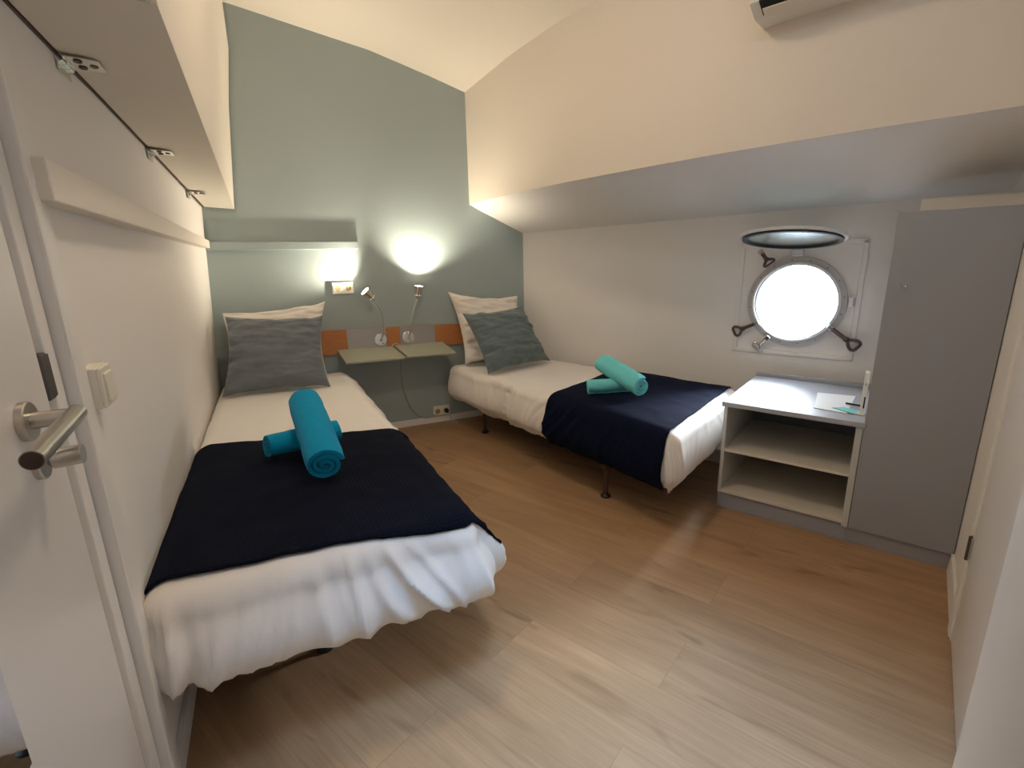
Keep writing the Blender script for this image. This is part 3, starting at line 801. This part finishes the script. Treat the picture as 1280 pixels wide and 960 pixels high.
# ------------------------------------------------------------------ porthole
t = tag(thing('window_1', None, None, hp(PC_S, PC_Z)), kind='structure')
def hring(r0, r1, a0, a1, prof_h, seg=72):
    bm = bmesh.new(); rings = []
    for r, h in ((r0, a0), (r0, a1), (r1, a1), (r1, a0)):
        rings.append([bm.verts.new(hp(PC_S + r * math.cos(2 * PI * k / seg), PC_Z + r * math.sin(2 * PI * k / seg), h)) for k in range(seg)])
    for i in range(4):
        A_, B_ = rings[i], rings[(i + 1) % 4]
        for k in range(seg): bm.faces.new((A_[k], A_[(k + 1) % seg], B_[(k + 1) % seg], B_[k]))
    return bm
part('window_frame', hring(PR, .246, -.01, .018, 0), 'ring', t, 30)
part('rim', hring(PR - .006, PR + .004, -.10, .030, 0), 'hatchwhite', t, 30)
part('gasket', hring(PR - .010, PR - .005, -.02, .012, 0), 'rubber', t, 30)
for k in range(16):
    a = 2 * PI * (k + .4) / 16
    part('bolt', lathe(hp(PC_S + .232 * math.cos(a), PC_Z + .232 * math.sin(a), .018), HN, [(.0035, 0), (.003, .002), (0, .002)], 10), 'greyplate', t, 30)
# square moulding around it
def hbar(s0, z0, s1, z1, w, name):
    a, b = hp(s0, z0), hp(s1, z1); d = (b - a).normalized(); up = HN.cross(d).normalized()
    return part(name, box((a + b) / 2 + HN * .005, d, up, HN, (b - a).length + w, w, .012, .003), 'hull', t)
S0, S1, ZB, ZT = 1.632, 2.222, .672, 1.283
hbar(S0, ZB, S1, ZB, .024, 'moulding'); hbar(S0, ZT - .01, S1, ZT, .024, 'moulding')
hbar(S0, ZB, S0, ZT - .01, .024, 'moulding'); hbar(S1, ZB, S1, ZT, .024, 'moulding')
# hinge lug on top, lug at right
part('hinge_lug', box(hp(PC_S - .01, 1.232, .022), HD, HN, Z, .055, .035, .034, .004), 'hatchwhite', t)
lg = part('side_lug', box(hp(PC_S + .262, .972, .018), HD, HN, Z, .020, .030, .044, .003), 'hatchwhite', t)
part('side_lug', box(hp(PC_S + .262, .999, .018), HD, HN, Z, .028, .034, .010, .002), 'chrome', t)
# clamps: bolt with a loop grip
def clamp(s, z, ang, ln, m, off, label):
    a = math.radians(ang); c, sn = math.cos(a), math.sin(a)
    def q(l, w, o2=0.0): return hp(s + l * c - w * sn, z + l * sn + w * c, off + o2)
    t2 = thing('clamp_handle', label, 'clamp', q(0, 0), 'porthole clamp handles')
    part('shank', tube([q(0, 0), q(ln * .30, 0), q(ln * .55, 0)], .0105, 12), m, t2, 30)
    part('pivot', box(q(0, 0), q(1, 0) - q(0, 0), q(0, 1) - q(0, 0), HN, .026, .026, .020, .003), 'chrome' if m == 'chrome' else 'plate', t2)
    part('collar', tube([q(ln * .52, 0), q(ln * .56, 0), q(ln * .64, 0), q(ln * .68, 0)], .011, 12, radii=[.009, .014, .014, .009]), m, t2, 30)
    lp = [q(ln * .66, 0), q(ln * .74, .016), q(ln * .88, .028), q(ln * .985, .021), q(ln * 1.0, 0), q(ln * .985, -.021), q(ln * .88, -.028), q(ln * .74, -.016)]
    lp2 = spline(lp + [lp[0]], 4)[:-1]
    part('loop_grip', tube(lp2, .0078, 8, closed=True), m, t2, True)
clamp(1.748, .838, 207, .135, 'darkmetal', .030, 'dark bronze clamp handle at lower left of the porthole')
clamp(2.116, .838, -36, .165, 'darkmetal', .034, 'dark bronze clamp handle at lower right of the porthole')
clamp(1.815, .757, 228, .085, 'chrome', .036, 'shiny steel clamp handle directly under the porthole ring')
clamp(1.742, 1.240, -52, .085, 'darkmetal', .060, 'small dark clamp handle above left, below the open glass')
# swung-up glass
t = thing('porthole_glass', 'round porthole glass in a white rim, swung up and open', 'porthole glass', hp(PC_S, 1.27))
ph = math.radians(10); HR = .228
hd = HN * math.cos(ph) + Z * math.sin(ph); hn = (-HN * math.sin(ph) + Z * math.cos(ph))
hc = hp(PC_S - .005, 1.256) + hd * (HR + .04)
def disc_ring(r0, r1, a0, a1, seg=72):
    return lathe(hc, hn, [(r0, a0), (r0, a1), (r1, a1), (r1, a0), (r0, a0)], seg, capped=False)
part('rim', disc_ring(HR - .006, HR + .012, -.002, .012), 'hatchwhite', t, 30)
part('gasket', disc_ring(HR - .024, HR - .002, -.012, .008), 'rubber', t, 30)
m = bpy.data.materials.new('blue_tinted_glass'); m.use_nodes = True; b_ = m.node_tree.nodes['Principled BSDF']
b_.inputs['Base Color'].default_value = (.72, .92, .98, 1); b_.inputs['Roughness'].default_value = .22
b_.inputs['Transmission Weight'].default_value = 1; b_.inputs['IOR'].default_value = 1.5; b_.inputs['Specular Tint'].default_value = (.62, .88, 1, 1)
M['glass'] = m
part('glass_pane', lathe(hc, hn, [(0, -.001), (HR - .012, -.001), (HR - .012, .012), (0, .012)], 64, capped=False), 'glass', t)
part('hinge_arm', box(hp(PC_S - .01, 1.262, .022), HD, HN, Z, .050, .05, .020, .004), 'hatchwhite', t)
for sg in (-1, 1):
    part('lug', box(hc + HD * sg * (HR + .022) + hn * .008, HD, HN, Z, .030, .022, .010, .002), 'hatchwhite', t)

# ------------------------------------------------------------------ air conditioner (lower left corner shows)
t = thing('air_conditioner', 'white wall air conditioner cut off by the top edge', 'air conditioner', (1.75, 1.0, 2.1))
yA, yB = 1.43, .60
def ap(y, off, z):
    dx = (ux(yB) - ux(yA)); dy = yB - yA; n_ = V((dy, -dx, 0)).normalized()
    k = (y - yA) / dy
    return V((lerp(ux(yA), ux(yB), k), y, z)) + n_ * off
prof = [(-.02, 2.345), (.16, 2.345), (.185, 2.295), (.185, 2.135), (.155, 2.06), (.09, 2.03), (-.02, 2.03)]
bm = bmesh.new()
ra = [bm.verts.new(ap(yA, o2, z)) for o2, z in prof]; rb = [bm.verts.new(ap(yB, o2, z)) for o2, z in prof]
for i in range(len(prof)): bm.faces.new((ra[i], ra[(i + 1) % len(prof)], rb[(i + 1) % len(prof)], rb[i]))
bm.faces.new(ra); bm.faces.new(rb[::-1])
part('housing', bm, 'whiteplastic', t)
part('air_outlet', slab([[ap(yA - .03, .160, 2.0605), ap(yB + .03, .160, 2.0605)], [ap(yA - .03, .105, 2.035), ap(yB + .03, .105, 2.035)]], V((-.3, -.1, -.9)), .004), 'dark', t)
part('louvre', slab([[ap(yA - .035, .135, 2.043), ap(yB + .03, .135, 2.043)], [ap(yA - .035, .108, 2.033), ap(yB + .03, .108, 2.033)]], V((-.5, -.3, -.8)), .006), 'panel', t)

# ------------------------------------------------------------------ front wall door with hinge
t = tag(thing('door_2', None, None, fp(.7, 0, 0)), kind='structure')
def fbox(t0, t1, z0, z1, o0, o1, bev=.002):
    return add_hexa(bmesh.new(), [fp(t0, z0, o0), fp(t1, z0, o0), fp(t1, z0, o1), fp(t0, z0, o1), fp(t0, z1, o0), fp(t1, z1, o0), fp(t1, z1, o1), fp(t0, z1, o1)], bev)
part('architrave', fbox(.40, .455, 0, 2.0, 0, .018), 'trim', t)
part('jamb', fbox(.455, .475, 0, 2.0, 0, .014), 'trim', t)
part('door_leaf', fbox(.478, 1.25, .006, 1.99, 0, .012), 'door', t)
hh = part('hinge', fbox(.456, .478, .30, .375, .014, .018, .0), 'plate', t)
part('pin', tube([fp(.474, .298, .020), fp(.474, .378, .020)], .005, 10), 'greyplate', hh, 30)
part('hinge_screw', lathe(fp(.464, .355, .018), FN, [(.003, 0), (.003, .001), (0, .001)], 8), 'dark', hh)
part('hinge_screw', lathe(fp(.464, .325, .018), FN, [(.003, 0), (.003, .001), (0, .001)], 8), 'dark', hh)
# door casing right beside the lens
jx = V((.9644, .2643, 0)).normalized()
jc = V((.330, .043, 0))
bm = lathe((jc.x, jc.y, 0), Z, [(.045, 0), (.045, 2.3)], 48)
struct('trim_1', bm, 'trim', 40)

# ------------------------------------------------------------------ ceiling lamp (above the frame)
lx, ly = .52, 1.62
lz = ceil_z(lx, ly)
t = thing('ceiling_lamp', 'round flush ceiling lamp above the middle of the room', 'ceiling lamp', (lx, ly, lz))
part('base_ring', lathe((lx, ly, lz + .01), -Z, [(.15, 0), (.15, .04), (.14, .045), (0, .045)], 40), 'whiteplastic', t, 30)
part('diffuser', lathe((lx, ly, lz - .036), -Z, [(.14, 0), (.125, .02), (.08, .035), (0, .04)], 40), 'bulb2', t, True)

COOL_FILL = 11
def area(name, loc, d, size, energy, col, shape='DISK', sy=None, portal=False, spread=180):
    ld = bpy.data.lights.new(name, 'AREA'); ld.shape = shape; ld.size = size
    if sy: ld.size_y = sy
    ld.energy = energy; ld.color = col; ld.spread = math.radians(spread)
    o = bpy.data.objects.new(name, ld); C.objects.link(o); o.location = loc
    o.rotation_euler = V(d).to_track_quat('-Z', 'Y').to_euler()
    if portal: ld.cycles.is_portal = True
    return o
area('ceiling_lamp_light', (lx, ly, lz - .085), -Z, .24, 8, (1, .80, .58))
area('porthole_portal', hp(PC_S, PC_Z, -.10), HN, .44, 1, (1, 1, 1), 'DISK', portal=True)
area('overhead_daylight_fill', (.65, .30, 2.75), V((.02, .04, -1)), .80, COOL_FILL, (.34, .62, 1.0), 'RECTANGLE', .7, spread=46)  # unseen cool area light added for daylight on near floor; no skylight modelled

# low soft sun through the porthole
sd = bpy.data.lights.new('sun', 'SUN'); sd.energy = 24; sd.angle = math.radians(32); sd.color = (.86, .93, 1)
so = bpy.data.objects.new('sun', sd); C.objects.link(so); so.rotation_euler = V((-.87, -.17, -.56)).to_track_quat('-Z', 'Y').to_euler()
so.location = (5, 4, 4)

# ------------------------------------------------------------------ sky
w = bpy.data.worlds.new('sky'); bpy.context.scene.world = w; w.use_nodes = True
nt = w.node_tree; bg = nt.nodes['Background']
tc = nt.nodes.new('ShaderNodeTexCoord'); sp = nt.nodes.new('ShaderNodeSeparateXYZ'); rp = nt.nodes.new('ShaderNodeValToRGB')
nt.links.new(tc.outputs['Generated'], sp.inputs[0]); nt.links.new(sp.outputs['Z'], rp.inputs['Fac'])
e = rp.color_ramp.elements
e[0].position = 0.0; e[0].color = (.30, .34, .38, 1); e[1].position = .55; e[1].color = (.80, .90, 1, 1)
x_ = rp.color_ramp.elements.new(.08); x_.color = (.75, .82, .9, 1)
nt.links.new(rp.outputs['Color'], bg.inputs['Color']); bg.inputs['Strength'].default_value = 14

# ------------------------------------------------------------------ camera
cam = bpy.data.cameras.new('camera'); co = bpy.data.objects.new('camera', cam); C.objects.link(co)
cam.sensor_width = 36; cam.lens = 618.4 / 1280 * 36; cam.clip_start = .01
Rm = Matrix(((0.8931128219, 0.1307112825, -0.4304231034), (-0.4492529821, 0.2106200311, -0.8682228749), (-0.0228307981, 0.9687898447, 0.2468298898)))
co.matrix_world = Matrix.Translation((0, 0, 1.24)) @ Rm.to_4x4()
sc = bpy.context.scene; sc.camera = co
sc.view_settings.view_transform = 'Standard'; sc.view_settings.look = 'None'; sc.view_settings.gamma = 1
sc.view_settings.use_curve_mapping = False; sc.view_settings.exposure = 0.28
sc.cycles.use_denoising = True
sc.cycles.max_bounces = 10; sc.cycles.diffuse_bounces = 6; sc.cycles.sample_clamp_indirect = 6
